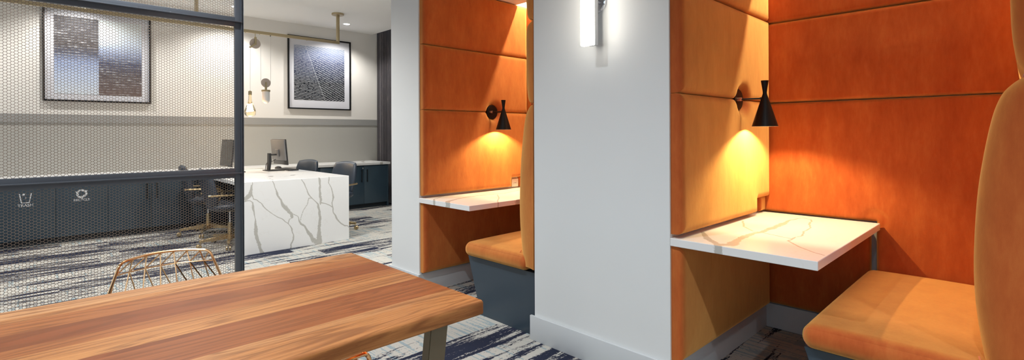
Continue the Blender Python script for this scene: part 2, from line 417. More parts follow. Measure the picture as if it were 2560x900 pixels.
# ================================================================ VEINED SLABS
DV, TV2, TV1 = None, None, None
DV=[[(1.717,0.745,0.0045),(1.707,0.683,0.0145),(1.697,0.632,0.029),(1.659,0.604,0.0285)],[(1.644,0.572,0.002),(1.697,0.575,0.003),(1.726,0.556,0.0095),(1.73,0.493,0.014),(1.745,0.418,0.0045),(1.754,0.344,0.01),(1.754,0.27,0.0215),(1.759,0.207,0.0225),(1.783,0.119,0.0215),(1.797,0.053,0.02),(1.817,-0.003,0.025)],[(1.725,0.767,0.0035),(1.719,0.682,0.0065),(1.728,0.587,0.006)],[(1.736,0.587,0.002),(1.77,0.578,0.003),(1.819,0.521,0.004),(1.869,0.468,0.004),(1.929,0.413,0.005),(1.996,0.362,0.005),(2.048,0.328,0.0065),(2.09,0.285,0.0065),(2.133,0.213,0.0075),(2.152,0.15,0.0075),(2.148,0.096,0.01),(2.121,0.045,0.011),(2.119,-0.004,0.0095)],[(1.93,0.77,0.0045),(1.946,0.717,0.005),(1.966,0.651,0.009),(1.997,0.584,0.0135),(2.023,0.527,0.0135),(2.049,0.481,0.026),(2.091,0.433,0.0265),(2.133,0.384,0.0215),(2.138,0.35,0.0165)],[(2.155,0.381,0.003),(2.198,0.349,0.0055),(2.214,0.308,0.008),(2.236,0.261,0.0145),(2.275,0.233,0.012),(2.308,0.173,0.0155),(2.336,0.124,0.0225),(2.375,0.062,0.0345),(2.433,0.019,0.0345)],[(2.133,0.338,0.003),(2.106,0.332,0.0035),(2.095,0.29,0.003)],[(2.244,0.767,0.004),(2.277,0.703,0.0065),(2.31,0.622,0.0065),(2.349,0.551,0.009),(2.389,0.519,0.0065),(2.429,0.464,0.01),(2.446,0.405,0.0175),(2.455,0.313,0.0195),(2.447,0.222,0.021),(2.445,0.154,0.0255),(2.442,0.086,0.035),(2.45,0.016,0.035)],[(2.449,0.768,0.0155),(2.453,0.679,0.0135),(2.458,0.587,0.0175),(2.463,0.506,0.018),(2.457,0.461,0.012)],[(2.349,0.542,0.0045),(2.321,0.542,0.002),(2.307,0.476,0.0035),(2.27,0.424,0.0055),(2.244,0.371,0.004),(2.231,0.306,0.0025)],[(2.469,0.477,0.0095),(2.516,0.467,0.0045),(2.575,0.438,0.0075),(2.605,0.411,0.006)],[(2.567,0.769,0.0095),(2.562,0.705,0.006),(2.594,0.645,0.006),(2.609,0.585,0.011),(2.618,0.526,0.012),(2.599,0.47,0.0075),(2.611,0.411,0.0085),(2.617,0.352,0.0095),(2.653,0.277,0.012),(2.708,0.206,0.0135),(2.757,0.172,0.0115),(2.795,0.171,0.006),(2.813,0.153,0.0055)]]
TV2=[[(2.513,1.178,0.0057),(2.374,1.09,0.0117),(2.287,1.002,0.0113),(2.31,0.951,0.017),(2.456,0.976,0.0113),(2.617,0.984,0.0113),(2.722,0.967,0.0085),(2.869,0.962,0.011),(3.022,0.965,0.0124),(3.221,0.977,0.0042),(3.36,0.948,0.0028),(3.308,0.889,0.0035)],[(3.308,0.889,0.0028),(3.13,0.855,0.0042),(3.045,0.823,0.0025),(2.895,0.813,0.0032),(2.766,0.789,0.0025),(2.661,0.8,0.0035),(2.593,0.797,0.0021),(2.49,0.718,0.0021),(2.418,0.64,0.0021),(2.393,0.595,0.0021)],[(2.995,1.162,0.0042),(2.82,1.089,0.0035),(2.72,1.004,0.0028),(2.722,0.967,0.0035)],[(2.722,0.967,0.0021),(2.696,0.905,0.0014),(2.667,0.843,0.0018),(2.661,0.8,0.0021)],[(2.287,1.002,0.0113),(2.184,0.948,0.0138),(2.136,0.923,0.012)]]
TV1=[[(2.168,0.88,0.0081),(2.297,1.071,0.0039),(2.478,1.186,0.0032)],[(2.151,0.701,0.0113),(2.303,0.897,0.012),(2.457,0.963,0.0078),(2.596,1.0,0.0078),(2.791,0.991,0.0057),(2.95,0.962,0.0042),(3.281,1.064,0.0039)],[(2.846,0.934,0.0028),(2.708,0.763,0.0025),(2.566,0.627,0.0025),(2.459,0.481,0.0035)],[(2.432,0.509,0.0145),(2.572,0.516,0.0152),(2.811,0.598,0.0103)]]

rng = np.random.default_rng(7)
def vein_value(U, V, lines, k=1.0):
    """0..1 closeness to the vein lines; .5 at their edge"""
    best = np.zeros(U.shape)
    for L in lines:
        for (x0, y0, w0), (x1, y1, w1) in zip(L, L[1:]):
            dx, dy = x1-x0, y1-y0; q = dx*dx+dy*dy+1e-12
            t = np.clip(((U-x0)*dx+(V-y0)*dy)/q, 0, 1)
            d = np.hypot(U-x0-t*dx, V-y0-t*dy); w = np.maximum((w0+(w1-w0)*t)*k*.72, .0042)
            best = np.maximum(best, np.clip(1-.5*d/w, 0, 1))
    return best
def slab(name, x0, x1, y0, y1, z0, z1, plane, lines, parent, step=.006, bev=.002):
    """box with a finely divided show face carrying the 'vein' attribute"""
    b = bmesh.new(); r = bmesh.ops.create_cube(b, size=1)
    for v in b.verts: v.co = Vector(((x0+x1)/2+v.co.x*(x1-x0), (y0+y1)/2+v.co.y*(y1-y0), (z0+z1)/2+v.co.z*(z1-z0)))
    bmesh.ops.bevel(b, geom=b.edges[:], offset=bev, segments=1, affect='EDGES')
    for ax in range(3):
        if (ax, plane) in ((2, 'xy'), (1, 'xz')): continue
        lo, hi = (x0, y0, z0)[ax], (x1, y1, z1)[ax]; N = int((hi-lo)/step)
        for i in range(1, N):
            no = [0, 0, 0]; no[ax] = 1; co = [0, 0, 0]; co[ax] = lo+(hi-lo)*i/N
            bmesh.ops.bisect_plane(b, geom=b.verts[:]+b.edges[:]+b.faces[:], plane_co=co, plane_no=no)
    me = bpy.data.meshes.new(name); b.to_mesh(me); b.free()
    P = np.empty(len(me.vertices)*3, np.float32); me.vertices.foreach_get('co', P); P = P.reshape(-1, 3)
    U, V = P[:, 0], (P[:, 1] if plane == 'xy' else P[:, 2])
    j = .006*np.sin(P[:, 0]*37+np.sin(V*29)*2)+.004*np.sin(V*83+P[:, 0]*61)
    val = vein_value(U+j*.4, V+j*.4, lines)
    a = me.attributes.new('vein', 'FLOAT', 'POINT'); a.data.foreach_set('value', val.astype(np.float32))
    return new_obj(name, me, M_QUARTZ, parent)

# ================================================================ BOOTHS
def pts_in_poly(U, V, P):
    ins = np.zeros(U.shape, bool); n = len(P)
    for i in range(n):
        (x0, y0), (x1, y1) = P[i], P[(i+1) % n]
        c = ((y0 > V) != (y1 > V)) & (U < (x1-x0)*(V-y0)/((y1-y0)+1e-15)+x0); ins ^= c
    return ins
def pillow(name, poly, fmap, T=.058, r=.042, mat_=M_VELVET, parent=None, dents=(), puff=.008, step=.014, p=2.4, skirt=.5):
    """stuffed panel standing off a wall: height field over a polygon, rolled over at the border"""
    us = sorted({a for a, b in poly}); vs_ = sorted({b for a, b in poly})
    def axis(k):
        out = set(k)
        for a in k:
            for s in (.002, .005, .010, .017, .026, .036): out |= {a+s, a-s}
        lo, hi = k[0], k[-1]; out |= set(np.linspace(lo, hi, int((hi-lo)/step)+2))
        out = sorted(q for q in out if lo <= q <= hi); res = [out[0]]
        for q in out[1:]:
            if q in k and q-res[-1] < 1e-3 and res[-1] not in k: res[-1] = q
            elif q-res[-1] > 1e-3: res.append(q)
        return np.array(res)
    ua, va = axis(us), axis(vs_); U, V = np.meshgrid(ua, va, indexing='ij')
    n = len(poly); D = np.full(U.shape, 9.)
    for i in range(n):
        (x0, y0), (x1, y1) = poly[i], poly[(i+1) % n]; dx, dy = x1-x0, y1-y0
        t = np.clip(((U-x0)*dx+(V-y0)*dy)/(dx*dx+dy*dy), 0, 1); D = np.minimum(D, np.hypot(U-x0-t*dx, V-y0-t*dy))
    t = np.clip(D/r, 0, 1); H = T*(skirt+(1-skirt)*(1-(1-t)**p)**(1/p))
    H += puff*np.clip(D/.22, 0, 1)**.6
    for (du, dv, rad, dep) in dents:
        q = np.hypot(U-du, V-dv); H -= dep*np.exp(-(np.maximum(q-.045, 0)/rad)**2)
    H = np.maximum(H, .004)
    cu = (ua[:-1]+ua[1:])/2; cv = (va[:-1]+va[1:])/2; CU, CV = np.meshgrid(cu, cv, indexing='ij'); ok = pts_in_poly(CU, CV, poly)
    idx = {}; verts = []; faces = []
    def vid(i, j, top=True):
        k = (i, j, top)
        if k not in idx: idx[k] = len(verts); verts.append(fmap(U[i, j], V[i, j], H[i, j] if top else 0.))
        return idx[k]
    nu, nv = ok.shape
    for i in range(nu):
        for j in range(nv):
            if not ok[i, j]: continue
            faces.append((vid(i, j), vid(i+1, j), vid(i+1, j+1), vid(i, j+1)))
            for (a, c, di, dj) in (((i, j), (i+1, j), 0, -1), ((i+1, j), (i+1, j+1), 1, 0), ((i+1, j+1), (i, j+1), 0, 1), ((i, j+1), (i, j), -1, 0)):
                ii, jj = i+di, j+dj
                if not (0 <= ii < nu and 0 <= jj < nv and ok[ii, jj]):
                    faces.append((vid(*c), vid(*a), vid(*a, False), vid(*c, False)))
    me = bpy.data.meshes.new(name); me.from_pydata(verts, [], faces); b = bmesh.new(); b.from_mesh(me)
    bmesh.ops.recalc_face_normals(b, faces=b.faces[:]); b.to_mesh(me); b.free(); smooth(me, 60)
    return new_obj(name, me, mat_, parent)

def rounded_block(name, x0, x1, y0, y1, z0, z1, r, mat_, parent=None, puff=.012, n=10, N=26):
    """cushion: box with well rounded edges and a slightly crowned top"""
    def ax(lo, hi):
        t = [1-cos(pi/2*i/n) for i in range(n+1)]
        a = [lo+r*q for q in t]; c = [hi-r*q for q in t][::-1]
        return np.array(a+list(np.linspace(lo+r, hi-r, N)[1:-1])+c)
    verts = []; faces = []; ids = {}
    X, Y, Z = ax(x0, x1), ax(y0, y1), ax(z0, z1)
    C0 = np.array([x0+r, y0+r, z0+r]); C1 = np.array([x1-r, y1-r, z1-r])
    def V(p):
        k = tuple(np.round(p, 5))
        if k in ids: return ids[k]
        p = np.array(p, float); c = np.clip(p, C0, C1); d = p-c; L = np.linalg.norm(d)
        q = c+d/L*r if L > 1e-9 else p
        u = (p[0]-x0)/(x1-x0); v = (p[1]-y0)/(y1-y0)
        if p[2] > (z0+z1)/2: q[2] += puff*(max(0, sin(pi*u))**.45)*(max(0, sin(pi*v))**.45)
        ids[k] = len(verts); verts.append(tuple(q)); return ids[k]
    def face(A, B, f):
        for i in range(len(A)-1):
            for j in range(len(B)-1): faces.append([V(f(A[i], B[j])), V(f(A[i+1], B[j])), V(f(A[i+1], B[j+1])), V(f(A[i], B[j+1]))])
    for z in (z0, z1): face(X, Y, lambda a, b: (a, b, z))
    for y in (y0, y1): face(X, Z, lambda a, b: (a, y, b))
    for x in (x0, x1): face(Y, Z, lambda a, b: (x, a, b))
    me = bpy.data.meshes.new(name); me.from_pydata(verts, [], [f for f in faces if len(set(f)) == 4]); b = bmesh.new(); b.from_mesh(me)
    bmesh.ops.recalc_face_normals(b, faces=b.faces[:]); b.to_mesh(me); b.free(); smooth(me)
    return new_obj(name, me, mat_, parent)

def back_cushion(name, prof, yb, parent, x0=2.255, x1=3.452, er=.085):
    """prof: (face y, z) up the seat side; closed at the back yb; the open end is rolled"""
    Pz = spline([(0, y, z) for y, z in prof], 6); top = prof[-1][1]; bot = prof[0][1]
    loop = [(p.y, p.z) for p in Pz]
    zc = (top+bot)/2
    ts = [1-cos(pi/2*i/12) for i in range(13)]
    xs = [x0+er*t for t in ts]+list(np.linspace(x0+er, x1, 20)[1:])
    gs = [max(.12, (1-(1-min((x-x0)/er, 1))**2.2)**(1/2.2)) for x in xs]
    verts = []; faces = []; L = len(loop)
    for x, gq in zip(xs, gs):
        e = .012*(1-gq)
        for (y, z) in loop:
            zz = zc+(z-zc)*(1-e/(abs(top-bot)/2)); verts.append((x, yb+(y-yb)*gq, zz))
        verts.append((x, yb, top)); verts.append((x, yb, bot))
    R_ = L+2
    for i in range(len(xs)-1):
        for k in range(R_):
            a, c = i*R_+k, i*R_+(k+1) % R_; faces.append((a, c, c+R_, a+R_))
    faces.append(tuple(range(R_))); faces.append(tuple(range((len(xs)-1)*R_, len(xs)*R_))[::-1])
    me = bpy.data.meshes.new(name); me.from_pydata(verts, [], faces); b = bmesh.new(); b.from_mesh(me)
    bmesh.ops.recalc_face_normals(b, faces=b.faces[:]); b.to_mesh(me); b.free(); smooth(me, 60)
    return new_obj(name, me, M_VELVET, parent)

def build_booth(dy, which, veins):
    YS = 1.226+dy               # table-side wall
    mp = lambda u, v, h: (u, YS-h, v)
    LX, LZ = 3.03, 1.475        # lamp plate
    near = which == 'near'; B = 'near booth' if near else 'far booth'
    def panel(poly, lab, f=mp, grp='side', **k):
        o = pillow('upholstered_wall_panel', poly, f, **k); tag(o, lab, 'wall panel', 'orange velvet panels lining the booths'); return o
    X1 = 3.462
    panel([(2.272, 2.003), (X1, 2.003), (X1, 2.497), (2.272, 2.497)], 'orange velvet panel at the ceiling above the lamp in the '+B+', side wall')
    panel([(2.272, LZ+.001), (X1, LZ+.001), (X1, 1.999), (2.272, 1.999)], 'golden orange velvet panel just above the black lamp in the '+B, dents=[(LX, LZ, .035, .06)])
    panel([(2.272, .783), (3.255, .783), (3.255, .868), (X1, .868), (X1, LZ-.001), (2.272, LZ-.001)],
          'orange velvet panel below the black lamp and above the marble table, '+B, dents=[(LX, LZ, .035, .06)])
    panel([(2.272, .165), (X1, .165), (X1, .725), (2.272, .725)], 'orange velvet panel under the marble table on the pier side of the '+B)
    # inner liner seen in the notch over the table
    o = pillow('notch_liner', [(3.375, .775), (3.462, .775), (3.462, .866), (3.375, .866)], mp, T=.03, r=.02, puff=0)
    tag(o, 'small orange velvet filler strip in the panel notch above the table, '+B, 'filler strip', 'velvet filler strips above the tables')
    mb_ = lambda u, v, h: (3.53-h, u, v)
    ya, yb, yt = -.045+dy, 1.222+dy, .612+dy
    panel([(ya, 1.990), (yb, 1.990), (yb, 2.497), (ya, 2.497)], 'red-orange velvet back panel at the ceiling of the '+B, mb_, T=.07, r=.024)
    panel([(ya, 1.473), (yb, 1.473), (yb, 1.986), (ya, 1.986)], 'middle wide red-orange velvet back panel of the '+B, mb_, T=.07, r=.024)
    panel([(ya, .42), (yt-.004, .42), (yt-.004, .767), (yb, .767), (yb, 1.469), (ya, 1.469)], 'large lowest back panel of orange velvet from the seat up beside the table, '+B, mb_, T=.07, r=.024, dents=[(yt, .775, .02, .012)])
    panel([(yt+.028, .165), (yb, .165), (yb, .70), (yt+.028, .70)], 'dark recessed velvet back panel under the marble table, '+B, mb_, T=.04)
    # seat-side wall lining behind the backrest
    ms = lambda u, v, h: (u, -.05+dy+h, v)
    # ---- table
    t = thing('booth_table', (0, 0, 0), 'white grey-veined quartz ledge table fixed in the orange velvet '+B, 'table', 'quartz tables of the booths')
    tp = slab('tabletop', 2.258, 3.452, .586+dy, YS-.002, .727, .765, 'xy', [[(x, y+dy, w*1.9) for x, y, w in L] for L in veins], t, .0065)
    MB().box(2.40, 3.40, YS-.04, YS, .69, .727, bev=.003).build('wall_bracket', M_STEEL, t)
    # ---- bench
    bn = thing('booth_bench', (0, 0, 0), ('large orange velvet bench seat at the right edge, slate base just visible' if near else
               'smaller orange velvet bench with dark slate base in the far booth'), 'bench', 'velvet booth benches')
    rounded_block('seat_cushion', 2.252, 3.452, .03+dy, .652+dy, .402, .502, .047, M_VELVET, bn, puff=.020)
    # corner seam of the seat cushion
    P = []
    for i in range(13):
        f_ = radians(-75+150*i/12); P.append((2.299-.0472*cos(f_)*.7071, .605+dy+.0472*cos(f_)*.7071, .4515+(.0035 if f_ > 0 else -.0025)+.047*sin(f_)))
    MB().tube(P, .0016, 6).build('corner_welt', M_PIPING, bn)
    MB().prism([(-.044+dy, 0), (.512+dy, 0), (.648+dy, .398), (-.044+dy, .398)], 'x', 2.298, 3.50).build('base', M_SLATE, bn, ang=20)
    back_cushion('lower_backrest', [(.085+dy, .43), (.105+dy, .50), (.120+dy, .60), (.131+dy, .71), (.134+dy, .85), (.125+dy, 1.05), (.108+dy, 1.20), (.086+dy, 1.33),
                 (.064+dy, 1.40), (.038+dy, 1.436), (.008+dy, 1.458), (-.03+dy, 1.464)], -.044+dy, bn)
    back_cushion('upper_backrest', [(-.03+dy, 1.468), (.005+dy, 1.475), (.026+dy, 1.51), (.038+dy, 1.60), (.042+dy, 1.75), (.040+dy, 1.90), (.028+dy, 1.96), (-.02+dy, 1.985)], -.044+dy, bn, er=.05)
    back_cushion('top_backrest', [(-.03+dy, 1.99), (.01+dy, 2.0), (.032+dy, 2.04), (.042+dy, 2.15), (.042+dy, 2.35), (.035+dy, 2.44), (-.02+dy, 2.49)], -.044+dy, bn, er=.05)
    P = spline([(2.268, .06+dy, .43), (2.275, .095+dy, .455), (2.29, .112+dy, .50), (2.315, .121+dy, .518)], 6)
    MB().tube(P, .0025, 6).build('welt_piping', M_PIPING, bn)
    P = spline([(2.262, -.02+dy, 1.466), (2.30, .0+dy, 1.466), (2.42, .012+dy, 1.466), (3.44, .014+dy, 1.466)], 6)
    MB().tube(P, .0025, 6).build('welt_piping', M_PIPING, bn)
    # ---- lamp
    lm = thing('wall_lamp', (LX, YS, LZ), 'black hourglass-cone wall lamp on the orange velvet of the '+B, 'lamp', 'black cone wall lamps in the booths')
    RY = Matrix.Rotation(pi/2, 4, 'X')       # lathe axis z -> -y
    T = lambda y: Matrix.Translation((0, y, 0)) @ RY
    MB().lathe([(.001, 0), (.060, 0), (.063, .003), (.063, .016), (.058, .020), (.001, .020)], 40, T(-.012), cap=False).build('backplate', M_BLACK, lm)
    MB().tube([(-.028, -.052, 0), (0, -.165, 0)], .0052, 10).build('arm', M_BLACK, lm)
    MB().lathe([(.001, .0), (.0095, .0), (.010, .003), (.010, .024), (.0095, .027), (.001, .027)], 20, Matrix.Translation((-.028, -.032, 0)) @ RY, cap=False).build('knob', M_COPPER, lm)
    MB().tube([(0, -.150, 0), (0, -.172, 0)], .008, 10).build('pivot', M_BLACK, lm)
    a = [(.0205, .102), (.0105, .033), (.0688, -.160)]
    mbb = MB(); th = .0016
    prof = [(a[0][0], a[0][1]), (.0112, .040), (.0105, .033), (.0113, .026), a[2], (a[2][0]-th, a[2][1]), (.0098, .026), (.009, .033), (.0098, .040), (a[0][0]-th, a[0][1])]
    rings = prof+[prof[0]]
    mbb.lathe(rings, 48, Matrix.Translation((0, -.176, 0)), cap=False).build('shade', M_BLACK, lm, ang=30)
    MB().lathe([(.001, -.070), (.008, -.074), (.013, -.088), (.014, -.100), (.009, -.108), (.001, -.111)], 20, Matrix.Translation((0, -.176, 0)), cap=False).build('bulb', M_GLOBE, lm)
    light('lamp_glow', 'POINT', (LX, YS-.176, LZ-.124), 25.0, AMBER, .010)
    # ---- cove light
    cv = MB().box(3.437, 3.467, dy-.04, YS-.01, 2.772, 2.789, bev=.003).build('led_strip_light', M_TRIMW)
    tag(cv, 'hidden LED strip fitting in the ceiling slot of the '+B, 'light fitting', 'LED strips in the booth ceilings')
    MB().box(3.441, 3.463, dy-.03, YS-.02, 2.763, 2.772).build('diffuser', M_LED, cv)
    light('led_strip_beam', 'AREA', (3.452, (dy+YS)/2-.01, 2.760), 33, (1, .84, .58), .02, 1.2).rotation_euler = (0, 0, 0)
build_booth(0, 'near', TV2); build_booth(2.187, 'far', TV1)
# outlet in the notch of the far booth
YS = 3.413
t = thing('power_outlet', (3.32, YS, .815), 'small white power outlet in the velvet notch above the far table', 'outlet')
MB().box(-.042, .042, -.024, -.0, -.037, .037, bev=.003).build('cover_plate', M_OUTLET, t)
MB().box(-.030, .030, -.0255, -.024, -.017, .017, bev=.0006).build('socket_face', M_OUTLET, t)
mb = MB()
for s in (-1, 1):
    mb.box(s*.018-.0055, s*.018-.004, -.0262, -.0255, -.002, .008); mb.box(s*.018+.004, s*.018+.0055, -.0262, -.0255, -.002, .008); mb.box(s*.018-.002, s*.018+.002, -.0262, -.0255, -.010, -.006)
mb.box(-.004, -.001, -.0262, -.0255, -.006, .006); mb.box(.002, .005, -.0262, -.0255, -.006, .006)
mb.build('slots', M_BLKPL, t)

# pier wall sconce: round chrome plate with a standing lit tube
t = thing('wall_sconce', (XF, 1.655, 2.0), 'lit white tube sconce with round chrome plate on the grey pier', 'lamp')
RX = Matrix.Rotation(-pi/2, 4, 'Y')         # axis z -> -x
MB().lathe([(.001, 0), (.060, 0), (.064, .004), (.064, .016), (.060, .021), (.001, .021)], 48, RX, cap=False).build('backplate', M_CHROME, t)
MB().tube([(-.015, -.01, 0), (-.06, -.01, 0)], .011, 14).build('stem', M_CHROME, t)
MB().box(-.126, -.094, -.054, .020, -.252, .252, bev=.004).build('diffuser', M_TUBE, t)
MB().box(-.094, -.052, -.044, .010, -.248, .248, bev=.003).build('housing', M_SATIN, t)

# ================================================================ WOOD TABLE
t = thing('wood_table', (0, 0, 0), 'large striped wood plank dining table in the foreground', 'table')
def wood_top():
    x0, x1 = -1.55, 1.022
    z0, z1 = .716, .76; r = .009
    N = 60; xs = np.linspace(x0, x1, N)
    def yn(x): return 1.183+.006*sin(x*2.1+.5)
    def yf(x): return 2.082+.052*(1-min(1, (x+1.5)/2.5))**.8+.006*sin(x*4)
    prof = []
    for k in range(7): a = pi/2*k/6; prof.append((r*(1-sin(a)), z1-r*(1-cos(a))))      # outward edge, top
    K = 36; verts = []; faces = []
    def ring(x, e, sh):
        """closed loop around the cross-section at x; sh shrinks for the end rounding"""
        a, c = yn(x)+sh, yf(x)-sh; L = []
        top = [(a+r*(1-cos(t_)), z1-sh-r*(1-sin(t_))) for t_ in np.linspace(0, pi/2, 6)]
        L += top; L += [(y, z1-sh) for y in np.linspace(a+r, c-r, K)[1:-1]]
        L += [(c-(p[0]-a), p[1]) for p in top[::-1]]
        bot = [(a+.006*(1-cos(t_)), z0+.006*(1-sin(t_))) for t_ in np.linspace(0, pi/2, 4)]
        L += [(c-(p[0]-a), p[1]) for p in bot]; L += [(y, z0) for y in np.linspace(c-.006, a+.006, K)[1:-1]]; L += bot[::-1]
        return [(x, y, z) for y, z in L]
    rings = []
    for i, x in enumerate(xs): rings.append((x, 0))
    ends = [(x1-.004+.004*sin(q), .004*(1-cos(q))) for q in np.linspace(0, pi/2, 5)]
    rings = [(x, 0) for x in xs[:-1]]+ends
    for x, sh in rings: verts += ring(min(x, x1), 0, sh)
    R_ = len(ring(0, 0, 0)); n = len(rings)
    for i in range(n-1):
        for k in range(R_): faces.append((i*R_+k, i*R_+(k+1) % R_, (i+1)*R_+(k+1) % R_, (i+1)*R_+k))
    faces.append(tuple(range(R_))[::-1]); faces.append(tuple(range((n-1)*R_, n*R_)))
    o = pyd('tabletop', verts, faces, M_WOOD, t, True, 50)
    b = bmesh.new(); b.from_mesh(o.data); bmesh.ops.recalc_face_normals(b, faces=b.faces[:]); b.to_mesh(o.data); b.free(); smooth(o.data, 50)
wood_top()
def table_leg(x, ytop, ybot):
    """flat slanting bar"""
    w, d = .062, .034; mb = MB()
    b = mb.b; V = []
    for z, y, xo in ((0, ybot, -.02), (.716, ytop, 0)):
        V.append([b.verts.new(p) for p in ((x+xo, y, z), (x+xo+w, y, z), (x+xo+w, y+d, z), (x+xo, y+d, z))])
    b.faces.new(V[0][::-1]); b.faces.new(V[1])
    for k in range(4): b.faces.new((V[0][k], V[0][(k+1) % 4], V[1][(k+1) % 4], V[1][k]))
    bmesh.ops.bevel(b, geom=b.edges[:], offset=.002, segments=2, affect='EDGES')
    return mb.build('leg', M_BRONZE, t)
for x in (.845, -1.30):
    table_leg(x, 1.215, 1.30); table_leg(x, 2.00, 1.93)
    MB().box(x-.02, x+.042, 1.30, 1.96, 0, .02, bev=.003).build('foot_bar', M_BRONZE, t)
    MB().box(x, x+.062, 1.24, 2.02, .700, .716, bev=.002).build('mounting_plate', M_BRONZE, t)

# ================================================================ GOLD WIRE CHAIRS
def wire_chair(loc, rz, lab):
    """origin on the floor under the seat centre; the sitter faces -y"""
    c = thing('wire_chair', loc, lab, 'chair', 'gold wire chairs at the wood table', rz)
    def shell(u, v):
        """u -1..1 across, v 0 (front of seat) .. 1 (crease) .. 2 (top of back)"""
        if v <= 1: y = -.235+.42*v; z = .455-.03*sin(pi*v*.8); w = .225-.015*v
        else:
            q = v-1; y = .185+.075*q+.01*q*q; z = .44+.338*q; w = .27-.116*q
        if v <= 1: w = .235+.035*v
        z += .014*(1-u*u)*max(0, v-1)**4
        return Vector((u*w, y-.03*(u*u)*max(0, min(1, v-1)), z))
    top = [shell(u, 2) for u in np.linspace(-1, 1, 9)]
    loop = [shell(-1, 0), shell(-1, .5), shell(-1, .9), shell(-1, 1.1), shell(-1, 1.5)]+top+[shell(1, 1.5), shell(1, 1.1), shell(1, .9), shell(1, .5), shell(1, 0), shell(0, 0)]
    loop = fillet(loop, .022, 5, closed=True)
    MB().tube(loop, .0052, 10, closed=True).build('rim', M_GOLD, c)
    us = [-.74, -.43, -.12, .18, .485, .78]; rr = .0026
    mb = MB(); mid = 1.865; nd = 1.45
    mb.tube([shell(u, mid) for u in np.linspace(-1, 1, 17)], rr, 6)
    mb.tube([shell(u, 1.0) for u in np.linspace(-1, 1, 9)], rr, 6)
    mb.tube([shell(u, .5) for u in np.linspace(-1, 1, 9)], rr, 6)
    M_ = [shell(-1, mid)]+[shell(u, mid) for u in us]
    T_ = [None]+[shell(u, 2) for u in us]+[shell(.96, 1.985)]
    N_ = [shell(-.93, nd)]+[shell(u*.97, nd) for u in us]+[shell(1, nd)]
    for i in range(7):
        if i: mb.tube([T_[i]-Vector((0, 0, .004)), M_[i]], rr, 6)
        mb.tube([M_[i], T_[i+1]-Vector((0, 0, .004))], rr, 6)
        mb.tube([M_[i], N_[i]], rr, 6)
        if i: mb.tube([M_[i], N_[i+1]], rr, 6)
        mb.tube([N_[i], shell(-.9 if i == 0 else us[i-1], 1.02), shell(-.9 if i == 0 else us[i-1], .5), shell(-.9 if i == 0 else us[i-1], 0)], rr, 6)
    for p in T_[1:7]: mb.lathe([(.001, -.009), (.0035, -.006), (.005, 0), (.001, .002)], 8, Matrix.Translation(p-Vector((0, 0, .004))), cap=False)
    mb.build('wire_lattice', M_GOLD, c)
    for sx in (-1, 1):
        for sy in (-1, 1):
            a = Vector((sx*.17, -.17 if sy < 0 else .14, .43)); e = Vector((sx*.225, -.235 if sy < 0 else .235, 0.004))
            MB().tube([a, e], [.0065, .0045], 10).build('leg', M_GOLD, c)
    MB().tube(fillet([(-.17, -.17, .43), (.17, -.17, .43), (.17, .14, .43), (-.17, .14, .43)], .03, 5, True), .0055, 8, closed=True).build('seat_support', M_GOLD, c)
    return c
wire_chair((.414, 2.245, 0), radians(0), 'gold wire chair behind the wood table, its lattice back in front of the mesh screen')
wire_chair((.392, 1.29, 0), radians(183.5), 'gold wire chair on the near side of the wood table, only its top corner showing')

# ================================================================ HEX MESH SCREEN
SY, SX1, SX0 = 4.257, 1.209, -2.2
t = thing('mesh_partition', (0, 0, 0), 'dark steel framed partition of hexagonal metal mesh at left', 'partition')
def post(x0, x1):
    mb = MB(); mb.box(x0, x1, SY+.004, SY+.042, 0, CEIL, bev=.0015)
    mb.box(x1-.017, x1-.011, SY-.012, SY+.01, 0, CEIL); mb.box(x1-.005, x1, SY-.012, SY+.01, 0, CEIL)
    return mb.build('post', M_STEEL, t)
post(SX1-.056, SX1); post(SX0, SX0+.056)
def rail(zc):
    mb = MB(); mb.box(SX0+.056, SX1-.056, SY+.004, SY+.042, zc-.037, zc+.037, bev=.0015)
    mb.box(SX0+.02, SX1-.011, SY-.02, SY+.01, zc-.004, zc+.004, bev=.001)
    return mb.build('rail', M_STEEL, t)
RAILS = (.984, 2.152)
for z in RAILS: rail(z)
for z in (.037, CEIL-.037): rail(z)
def hexmesh(z0, z1):
    """perforated sheet: every cell a hexagonal ring, flat top and bottom"""
    X0, X1 = SX0+.05, SX1-.05; ph = .0186; cw = ph*math.sqrt(3)/2; R_ = ph/math.sqrt(3); wire = .0011; ri = R_-wire*2/math.sqrt(3); th = .0016
    nc = int((X1-X0)/cw)+1; nr = int((z1-z0)/ph)+1
    i, j = np.meshgrid(np.arange(nc), np.arange(nr), indexing='ij'); cx = X1-i.ravel()*cw; cz = z0+j.ravel()*ph+(i.ravel() % 2)*ph/2
    k = np.arange(6); ca, sa = np.cos(k*pi/3), np.sin(k*pi/3)
    def ring(r, y):
        P = np.empty((len(cx), 6, 3)); P[:, :, 0] = cx[:, None]+r*ca; P[:, :, 1] = y; P[:, :, 2] = cz[:, None]+r*sa; return P
    yc = SY+.022
    P = np.concatenate([ring(R_, yc-th/2), ring(ri, yc-th/2), ring(ri, yc+th/2), ring(R_, yc+th/2)], 1).reshape(-1, 3)
    base = (np.arange(len(cx))*24)[:, None, None]; k2 = (k+1) % 6
    q = np.stack([np.stack([a+k, a+k2, b+k2, b+k], 1) for a, b in ((0, 6), (6, 12), (12, 18))]).reshape(1, 18, 4)
    Fc = (base+q).reshape(-1, 4)
    me = bpy.data.meshes.new('mesh_panel'); me.vertices.add(len(P)); me.vertices.foreach_set('co', P.ravel().astype(np.float32))
    me.loops.add(Fc.size); me.loops.foreach_set('vertex_index', Fc.ravel().astype(np.int32))
    me.polygons.add(len(Fc)); me.polygons.foreach_set('loop_start', (np.arange(len(Fc))*4).astype(np.int32)); me.update(calc_edges=True)
    return new_obj('mesh_panel', me, M_MESH, t)
